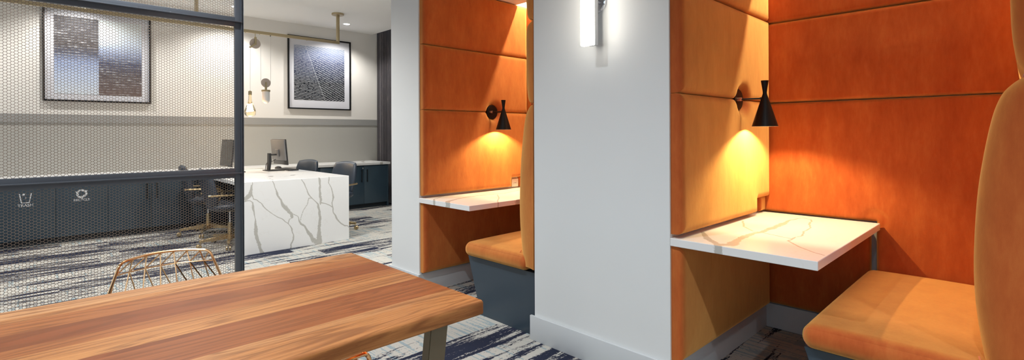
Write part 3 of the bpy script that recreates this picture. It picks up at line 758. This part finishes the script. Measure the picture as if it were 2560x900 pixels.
hexmesh(.07, RAILS[0]-.03); hexmesh(RAILS[0]+.03, RAILS[1]-.03); hexmesh(RAILS[1]+.03, CEIL-.06)

# ================================================================ RECEPTION DESK
t = thing('reception_desk', (0, 0, 0), 'white waterfall-edge desk with bold grey veins in the reception area', 'desk')
slab('front_panel', 1.605, 2.815, 5.77, 5.81, 0, .775, 'xz', DV, t, .007)
dt = [[(1.6, 6.2, .004), (1.9, 6.35, .004), (2.2, 6.2, .003), (2.5, 6.5, .005), (2.75, 6.3, .003)], [(1.7, 7.2, .004), (2.1, 7.0, .005), (2.3, 7.3, .004), (2.75, 7.1, .004)], [(1.95, 5.8, .004), (2.0, 6.1, .004), (1.8, 6.4, .004)]]
slab('desktop', 1.605, 2.815, 5.8105, 7.93, .735, .775, 'xy', dt, t, .02)
MB().box(2.13, 2.17, 5.81, 7.9, .05, .735).build('privacy_panel', M_KICK, t)
MB().box(2.05, 2.42, 7.60, 7.92, 0, .733, bev=.002).build('pedestal', M_CAB, t)
for p in ((2.108, 6.368), (2.362, 6.352)):
    MB().lathe([(.001, .7752), (.030, .7752), (.031, .7754), (.030, .7757), (.001, .7757)], 24, Matrix.Translation((p[0], p[1], 0)), cap=False).build('cable_grommet', M_BLKPL, t)

# monitors -------------------------------------------------------
def monitor(loc, rz, lab):
    """screen faces +x at rz = 0; origin on the desk under the stand"""
    m_ = thing('monitor', loc, lab, 'monitor', 'monitors on the reception desk', rz)
    tilt = Matrix.Translation((.13, 0, .262)) @ Matrix.Rotation(radians(-5), 4, 'Y')
    MB().box(-.004, .012, -.268, .268, -.178, .178, bev=.003, M=tilt).build('bezel', M_BLKPL, m_)
    MB().box(-.022, -.004, -.262, .262, -.115, .172, bev=.006, M=tilt).build('back_shell', M_GREYPL, m_)
    MB().box(.0121, .0126, -.260, .260, -.160, .170, M=tilt).build('display', M_SCREEN, m_)
    MB().box(-.045, -.02, -.06, .06, -.06, .04, bev=.008, M=tilt).build('mount', M_GREYPL, m_)
    MB().prism([(-.035, .01), (-.004, .01), (.012, .14), (.008, .245), (-.022, .245), (-.024, .14)], 'y', -.035, .035).build('stand_column', M_BLKPL, m_)
    MB().tube([(-.01, 0, .225), (.10, 0, .225)], .012, 10).build('stand_arm', M_BLKPL, m_)
    MB().box(-.06, .16, -.12, .12, 0, .012, bev=.004).build('stand_base', M_BLKPL, m_)
    P = spline([(.09, .03, .16), (.05, .05, .13), (.0, .045, .12), (-.035, .03, .10), (-.05, .02, .05), (-.055, .02, .014)], 6)
    MB().tube(P, .004, 6).build('cable', M_BLKPL, m_)
    return m_
monitor((2.425, 7.36, .775), 0, 'grey monitor seen from behind beside the keyboard on the white desk')
monitor((2.045, 7.44, .775), pi, 'dark monitor behind the hex mesh near the steel post')
k_ = MB().box(2.60, 2.735, 7.13, 7.56, .777, .792, bev=.004, M=None).build('keyboard', M_BLKPL)
tag(k_, 'black keyboard lying on the white desk by the monitor', 'keyboard')
mb = MB()
for i in range(5):
    for j in range(15): mb.box(2.612+i*.0235, 2.630+i*.0235, 7.142+j*.0272, 7.164+j*.0272, .7915, .7955, bev=.001, seg=1)
mb.build('keys', M_BLKPL, k_)
ms_ = MB(); ms_.lathe([(.002, .038), (.012, .036), (.022, .030), (.029, .018), (.031, .002)], 20, Matrix.Translation((0, 0, 0)), cap=True)
for v in ms_.b.verts: v.co = Vector((v.co.x*1.6+2.66, v.co.y+7.72, v.co.z+.776))
tag(ms_.build('mouse', M_BLKPL), 'small black computer mouse behind the keyboard', 'mouse')

# ================================================================ SWIVEL CHAIRS
def pad(name, w, h, th, r, bend, M, parent, m_=M_LEATHER, lean=0):
    """upholstered pad: rounded rectangle in local x (width) / z (height), thickness along y"""
    n, k = 28, 24; verts = []; faces = []
    def sup(a, b, e=4.0): return
    for s in (1, -1):
        for i in range(n+1):
            for j in range(k+1):
                u, v = -1+2*i/n, -1+2*j/k
                # square to rounded square
                q = r/min(w, h)*2; x, z = u, v
                fx = math.sqrt(max(0, 1-z*z*q*.5)); fz = math.sqrt(max(0, 1-x*x*q*.5)); X = x*fx*w/2; Z = z*fz*h/2
                d = (1-abs(u)**5)*(1-abs(v)**5); y = s*th/2*max(0, d)**.4
                y += bend*(X/(w/2))**2+lean*(Z/h)
                verts.append(M @ Vector((X, y, Z)))
    K = (n+1)*(k+1)
    for s in (0, 1):
        for i in range(n):
            for j in range(k):
                a = s*K+i*(k+1)+j; f = (a, a+k+1, a+k+2, a+1); faces.append(f if s else f[::-1])
    me = bpy.data.meshes.new(name); me.from_pydata([tuple(v) for v in verts], [], faces); b = bmesh.new(); b.from_mesh(me)
    bmesh.ops.remove_doubles(b, verts=b.verts[:], dist=1e-5); bmesh.ops.recalc_face_normals(b, faces=b.faces[:]); b.to_mesh(me); b.free(); smooth(me)
    return new_obj(name, me, m_, parent)
def swivel_chair(loc, rz, lab):
    """sitter faces -y at rz = 0"""
    c = thing('swivel_chair', loc, lab, 'chair', 'blue leather swivel chairs at the reception desk', rz)
    pad('seat', .50, .49, .095, .18, .012, Matrix.Translation((0, -.01, .455)) @ Matrix.Rotation(pi/2, 4, 'X'), c)
    pad('backrest', .41, .47, .085, .10, -.045, Matrix.Translation((0, .245, .675)) @ Matrix.Rotation(radians(-13), 4, 'X'), c)
    MB().lathe([(.035, .395), (.10, .402), (.16, .41), (.16, .418)], 24).build('seat_plate', M_BRASS, c)
    for s in (-1, 1):
        P = fillet([(s*.19, .255, .60), (s*.245, .20, .605), (s*.262, -.10, .60), (s*.250, -.15, .57), (s*.225, -.10, .43), (s*.12, -.04, .408)], .06, 6)
        MB().tube(P, .0105, 10).build('armrest', M_BRASS, c)
    MB().tube([(0, 0, .26), (0, 0, .40)], .014, 14).build('gas_lift', M_CHROME, c)
    MB().lathe([(.001, .055), (.024, .055), (.030, .075), (.028, .24), (.024, .265), (.001, .265)], 20, cap=False).build('column', M_BRASS, c)
    for k in range(5):
        a = 2*pi*k/5+.35; R_ = Matrix.Rotation(a, 4, 'Z')
        mb = MB(); b = mb.b; V = []
        for x, zt, zb, w in ((.015, .135, .075, .022), (.16, .115, .075, .019), (.315, .096, .070, .015)):
            V.append([b.verts.new(R_ @ Vector(p)) for p in ((x, -w, zb), (x, w, zb), (x, w, zt), (x, -w, zt))])
        b.faces.new(V[0]); b.faces.new(V[-1][::-1])
        for A_, B_ in zip(V, V[1:]):
            for q in range(4): b.faces.new((A_[q], A_[(q+1) % 4], B_[(q+1) % 4], B_[q]))
        bmesh.ops.bevel(b, geom=b.edges[:], offset=.002, segments=1, affect='EDGES')
        lg = mb.build('leg', M_BRASS, c)
        mb = MB(); mb.tube([R_ @ Vector((.30, 0, .052)), R_ @ Vector((.30, 0, .085))], .006, 8)
        for s in (-1, 1):
            Mw = Matrix.Translation(R_ @ Vector((.318, s*.016, .026))) @ R_ @ Matrix.Rotation(pi/2, 4, 'X')
            mb.lathe([(.001, -.009), (.021, -.009), (.0255, -.004), (.0255, .004), (.021, .009), (.001, .009)], 18, Mw, cap=False)
        mb.build('caster', M_BRASS, lg)
    return c
swivel_chair((1.68, 7.40, 0), radians(80), 'farther blue swivel chair behind the mesh, its backrest top showing above the middle rail')
swivel_chair((1.69, 6.46, 0), radians(88), 'nearer blue swivel chair under the open desk side, seat beside the steel post')
swivel_chair((2.95, 6.52, 0), radians(-66), 'blue leather swivel chair back rising at the right corner of the desk')
swivel_chair((2.80, 7.44, 0), radians(-66), 'blue leather swivel chair back rising between the keyboard and the other chair')

# ================================================================ BACK COUNTER AND CABINETS
sl = slab('countertop', -4.4, 4.66, 7.945, 8.648, .745, .785, 'xy', [[(4.2, 8.0, .02), (4.3, 8.3, .03), (4.5, 8.6, .02)], [(3.3, 7.9, .012), (3.35, 8.3, .01)], [(4.45, 7.9, .03), (4.6, 8.1, .02)]], None, .04)
tag(sl, 'long white quartz countertop running along the back wall', 'countertop')
CF = 7.98
def cabinet(x0, x1, doors, lab, end=False, handles=True):
    c = thing('base_cabinet', (x0, CF, 0), lab, 'cabinet', 'dark blue cabinets under the long counter')
    w = x1-x0
    MB().box(0.001, w-.001, .02, .66, .075, .743).build('carcass', M_CAB, c)
    MB().box(0.001, w-.001, .06, .63, 0, .075).build('toe_kick', M_KICK, c)
    if end: MB().box(w-.02, w, .0, .66, 0, .743, bev=.001).build('end_panel', M_CAB, c); w -= .02
    out = []
    for i in range(doors):
        a = w*i/doors+.0015; e = w*(i+1)/doors-.0015
        d = MB().box(a, e, 0, .019, .08, .733, bev=.0012).build('door', M_CAB, c); out.append((d, a, e))
        if handles:
            hx = e-.05 if i % 2 == 0 else a+.05
            mb = MB(); mb.box(hx-.006, hx+.006, -.030, -.020, .455, .675, bev=.002); mb.box(hx-.004, hx+.004, -.022, 0, .47, .48); mb.box(hx-.004, hx+.004, -.022, 0, .65, .66)
            mb.build('handle', M_BLACK, d)
    return c, out
cabinet(-4.4, -3.2, 2, 'dark blue two-door cabinet at the far left end of the counter')
cabinet(-3.2, -2.2, 2, 'dark blue two-door cabinet left of the others, outside the view')
cabinet(-2.2, -1.2, 2, 'dark blue two-door cabinet well left of the trash cabinet')
cabinet(-1.2, -.245, 2, 'dark blue two-door cabinet directly left of the trash cabinet')
tr, dtr = cabinet(-.245, .235, 1, 'dark blue cabinet marked TRASH with a bin symbol', handles=False)
rc, drc = cabinet(.235, .717, 1, 'dark blue cabinet marked RECYCLE with three arrows', handles=False)
cabinet(.717, 1.61, 2, 'dark blue two-door cabinet right of the recycling cabinet, behind the mesh')
cabinet(1.61, 2.50, 2, 'dark blue two-door cabinet hidden mostly by the desk')
cabinet(2.50, 3.40, 2, 'dark blue two-door cabinet glimpsed between the two chair backs')
rt_, drt = cabinet(3.72, 4.64, 2, 'dark blue cabinet with two black handles and a lock beside the curtain', end=True)
cabinet(3.40, 3.72, 1, 'narrow dark blue cabinet behind the right-hand desk chair', handles=False)
MB().lathe([(.001, 0), (.011, 0), (.013, .003), (.009, .006), (.001, .006)], 16, Matrix.Translation((.45-.018, -.001, .692)) @ Matrix.Rotation(pi/2, 4, 'X'), cap=False).build('lock', M_CHROME, drt[0][0])
def text_mesh(s, size, name, m_, parent, M):
    cu = bpy.data.curves.new('t', 'FONT'); cu.body = s; cu.size = size; cu.align_x = 'CENTER'; cu.extrude = .0005; cu.offset = size*.012
    o = bpy.data.objects.new('t', cu); S.collection.objects.link(o); bpy.context.view_layer.update()
    me = bpy.data.meshes.new_from_object(o.evaluated_get(bpy.context.evaluated_depsgraph_get()))
    bpy.data.objects.remove(o); me.transform(M); me.materials.clear(); return new_obj(name, me, m_, parent)
TM = Matrix.Rotation(pi/2, 4, 'X')
# doors sit in cabinet space (origin x0, CF)
cxT = -.02+.245-.0
text_mesh('TRASH', .043, 'trash_lettering', M_WHITE, dtr[0][0], Matrix.Translation((cxT, -.001, .468)) @ TM)
mb = MB()
def bar(a, c, w):
    a, c = Vector(a), Vector(c); d = (c-a).normalized(); n_ = Vector((-d.y, d.x))*w/2
    mb.prism([tuple(a+n_), tuple(a-n_), tuple(c-n_), tuple(c+n_)], 'y', -.0018, -.0002)
for a, c in (((-.050, .617), (-.034, .512)), ((-.034, .512), (.030, .512)), ((.030, .512), (.048, .617))): bar((a[0]+cxT, a[1]), (c[0]+cxT, c[1]), .009)
mb.prism([(cxT-.028, .60), (cxT-.010, .595), (cxT-.004, .612), (cxT-.018, .622)], 'y', -.0018, -.0002)
mb.prism([(cxT-.006, .565), (cxT+.008, .562), (cxT+.006, .578)], 'y', -.0018, -.0002)
mb.build('bin_symbol', M_WHITE, dtr[0][0])
cxR = .467-.235
text_mesh('RECYCLE', .036, 'recycle_lettering', M_WHITE, drc[0][0], Matrix.Translation((cxR, -.001, .489)) @ TM)
mb = MB()
for k in range(3):
    a = 2*pi*k/3+pi/2
    R2 = lambda x, z: (cxR+x*cos(a)-z*sin(a), .575+x*sin(a)+z*cos(a))
    mb.prism([R2(.020, -.030), R2(.046, -.022), R2(.052, -.002), R2(.036, .010), R2(.024, -.008)], 'y', -.0018, -.0002)
    mb.prism([R2(.033, .013), R2(.051, .003), R2(.050, .022), R2(.028, .046), R2(.034, .058), R2(.004, .047), R2(.014, .020), R2(.020, .031)], 'y', -.0018, -.0002)
mb.build('recycle_symbol', M_WHITE, drc[0][0])

# ================================================================ WALL ART
def picture(cx_, cz, w, h, print_box, m_, lab):
    p = thing('framed_picture', (cx_, 8.65, cz-h/2), lab, 'picture')
    mb = MB(); f = .022; d = .04
    mb.box(-w/2, w/2, -d, -.002, 0, f, bev=.0015); mb.box(-w/2, w/2, -d, -.002, h-f, h, bev=.0015)
    mb.box(-w/2, -w/2+f, -d, -.002, f, h-f, bev=.0015); mb.box(w/2-f, w/2, -d, -.002, f, h-f, bev=.0015); mb.build('frame', M_BLACK, p)
    MB().box(-w/2+f, w/2-f, -.014, -.006, f, h-f).build('mat_board', M_MATB, p)
    x0, x1, z0, z1 = print_box
    o = MB().box(x0, x1, -.003, 0, 0, z1-z0).build('print', m_, p); o.location = (0, -.0145, z0)
    return p
picture(3.69, 2.337, 1.115, 1.245, (-.452, .442, .16, 1.09), M_ARTR, 'framed dark print of folded white lines, on the right near the curtain')
picture(.695, 2.325, 1.12, 1.21, (-.452, .452, .10, 1.10), M_ARTL, 'framed two-column woven pattern print seen through the mesh at left')

# ================================================================ PENDANT RAIL
PY = 7.5
t = thing('pendant_rail', (0, PY, 0), 'brass linear pendant rail with pulleys hanging over the desk', 'chandelier')
q = .020
mb = MB(); mb.box(-1.9, 3.505, -q, q, 2.69, 2.730, bev=.002); mb.build('beam', M_BRASSP, t)
for x in (3.485, 1.575, -.34): MB().box(x-q, x+q, -q, q, 2.73, CEIL-.02, bev=.002).build('stem', M_BRASSP, t)
for x in (3.485, 1.575, -.34): MB().lathe([(.001, CEIL-.028), (.088, CEIL-.028), (.092, CEIL-.024), (.092, CEIL-.001), (.001, CEIL-.001)], 40, Matrix.Translation((x, 0, 0)), cap=False).build('ceiling_canopy', M_BRASSP, t)
for x in (2.16, 2.34, 3.0): MB().lathe([(.001, 2.682), (.007, 2.683), (.007, 2.69)], 12, Matrix.Translation((x, 0, 0)), cap=False).build('screw', M_BRASSP, t)
def disc(x, z, r, name, m_, parent, y0=-.006, y1=.006):
    return MB().lathe([(.001, -y1), (r-.003, -y1), (r, -y1+.003), (r, -y0-.003), (r-.003, -y0), (.001, -y0)], 40, Matrix.Translation((x, 0, z)) @ Matrix.Rotation(pi/2, 4, 'X'), cap=False).build(name, m_, parent)
disc(2.283, 2.55, .070, 'pulley_wheel', M_ROSE, t)
mb = MB(); mb.box(2.279, 2.287, -.004, .004, 2.64, 2.69); mb.box(2.270, 2.298, -.018, .016, 2.535, 2.642, bev=.003)
mb.box(-.012, .095, -.014, -.006, -.011, .011, bev=.003, M=Matrix.Translation((2.283, -.006, 2.55)) @ Matrix.Rotation(radians(215-0), 4, 'Y') @ Matrix.Scale(1, 4)) if False else None
mb.build('pulley_bracket', M_BRASSP, t)
mb = MB()
A0, A1 = Vector((2.286, 2.548)), Vector((2.214, 2.489)); d = (A1-A0).normalized(); nn = Vector((-d.y, d.x))*.011
mb.prism([tuple(A0+nn), tuple(A0-nn), tuple(A1-nn), tuple(A1+nn)], 'y', -.026, -.014)
mb.tube([(2.201, -.02, 2.489), (2.222, -.02, 2.489)], .007, 8); mb.tube([(2.283, -.032, 2.548), (2.283, -.012, 2.548)], .009, 12); mb.build('pulley_arm', M_BRASSP, t)
disc(2.421, 2.012, .064, 'pulley_wheel', M_ROSE, t)
mb = MB(); mb.box(2.410, 2.432, -.018, .016, 1.912, 2.022, bev=.003); mb.tube([(2.421, -.024, 2.012), (2.421, -.01, 2.012)], .009, 12); mb.build('pulley_bracket', M_BRASSP, t)
mb = MB(); mb.tube([(2.214, -.012, 2.50), (2.214, -.003, 1.885)], .0018, 6); mb.build('cord', M_CORD, t)
mb = MB(); mb.tube([(2.214, 0, 2.48), (2.213, 0, 2.55)]+[(2.283-.070*cos(pi*i/12), 0, 2.55+.070*sin(pi*i/12)) for i in range(13)]+[(2.353, 0, 2.54), (2.357, 0, 2.012)]+[(2.421-.064*cos(pi*i/12), 0, 2.012-.064*sin(pi*i/12)) for i in range(13)]+[(2.485, 0, 2.69)], .0018, 6); mb.build('cord', M_CORD, t)
MB().tube([(2.485, 0, 2.676), (2.485, 0, 2.69)], .006, 10).build('cord_grip', M_BLACK, t)
# counterweight
MB().lathe([(.001, 1.888), (.0555, 1.888), (.0575, 1.891), (.0575, 1.909), (.0555, 1.912), (.001, 1.912)], 32, Matrix.Translation((2.421, 0, 0)), cap=False).build('counterweight_cap', M_BRASSP, t)
MB().lathe([(.051, 1.888), (.051, 1.775)]+[(.051*cos(a), 1.773-.055*sin(a)) for a in np.linspace(0, pi/2*.98, 10)], 32, Matrix.Translation((2.421, 0, 0)), cap=False).build('counterweight', M_ALAB, t)
# bulb
bt = Matrix.Translation((2.214, 0, 0))
MB().lathe([(.001, 1.889), (.010, 1.889), (.012, 1.884), (.0225, 1.882), (.0225, 1.832), (.018, 1.828), (.001, 1.828)], 24, bt, cap=False).build('lamp_socket', M_BRASSP, t)
o = MB().lathe([(.016, 1.828), (.020, 1.81), (.021, 1.77), (.026, 1.73), (.040, 1.695), (.060, 1.65), (.071, 1.615), (.073, 1.59), (.068, 1.562), (.055, 1.543), (.03, 1.534), (.001, 1.532)], 32, bt, cap=False).build('glass_bulb', M_AMBERG, t, ang=180)
o.visible_shadow = True
P = [(2.214+.030*cos(a*1.0)*(.5+.5*i/60), .030*sin(a), 1.60+.10*(1-i/60)) for i, a in enumerate(np.linspace(0, 9*pi, 61))]
MB().tube(P, .0065, 6).build('filament', M_FILA, t)
light('bulb_glow', 'POINT', (2.214, PY, 1.49), 12, (1, .72, .42), .05)

# ================================================================ CURTAIN
def curtain():
    n = 640; pts = []
    y0, y1 = 5.2, 8.60
    for i in range(n):
        s = i/(n-1); y = y0+(y1-y0)*s; ph = s*2*pi*33
        x = 4.82+.062*sin(ph)+.010*sin(ph*2.3+1); pts.append((x, y+.012*sin(ph*2)))
    zs = [0.015, .4, 1.0, 1.8, 2.6, 3.2, CEIL+.16]; verts = []; faces = []
    for z in zs:
        k = 1 if z > 2 else 1.08
        for (x, y) in pts: verts.append((4.82+(x-4.82)*k, y, z))
    for r in range(len(zs)-1):
        for i in range(n-1): a = r*n+i; faces.append((a, a+1, a+n+1, a+n))
    o = pyd('curtain', verts, faces, M_CURT, None, True)
    so = o.modifiers.new('thick', 'SOLIDIFY'); so.thickness = .003; return o
tag(curtain(), 'floor length dark shimmering curtain hanging beside the back counter', 'curtain')
o = MB().box(4.79, 4.85, 5.1, 8.64, CEIL+.165, CEIL+.22).build('curtain_track', M_STEEL); tag(o, 'curtain track hidden in the ceiling pocket above the dark curtain', 'curtain track')

# ================================================================ DOWNLIGHTS
def downlight(x, y, lab, grp):
    d = thing('downlight', (x, y, CEIL), lab, 'downlight', grp)
    MB().lathe([(.052, -.001), (.056, -.006), (.070, -.005), (.073, -.0005), (.052, -.0005)], 36, cap=False).build('trim_ring', M_WHITE, d)
    MB().lathe([(.001, -.0025), (.051, -.0025), (.051, -.0005), (.001, -.0005)], 32, cap=False).build('lens', M_LENS, d)
labs = ['round ceiling downlight above the left picture', 'lit round ceiling downlight glimpsed through the top of the mesh by the post', 'lit round ceiling downlight above the framed print near the curtain',
        'round ceiling downlight above the near end of the reception desk', 'round ceiling downlight right of the desk', 'round ceiling downlight at the far left over the counter', 'round ceiling downlight at far left of the reception aisle']
for (x, y, p), l in zip(RECEP, labs): downlight(x, y, l, 'recessed downlights in the ceiling')
labs = ['round ceiling downlight over the wood table', 'round ceiling downlight between table and mesh', 'round ceiling downlight above the camera side of the table', 'round ceiling downlight before the near booth',
        'round ceiling downlight over the left half of the table', 'round ceiling downlight in the near left of the lounge', 'round ceiling downlight left of the table by the mesh']
for (x, y, p), l in zip(HALL, labs): downlight(x, y, l, 'recessed downlights in the ceiling')
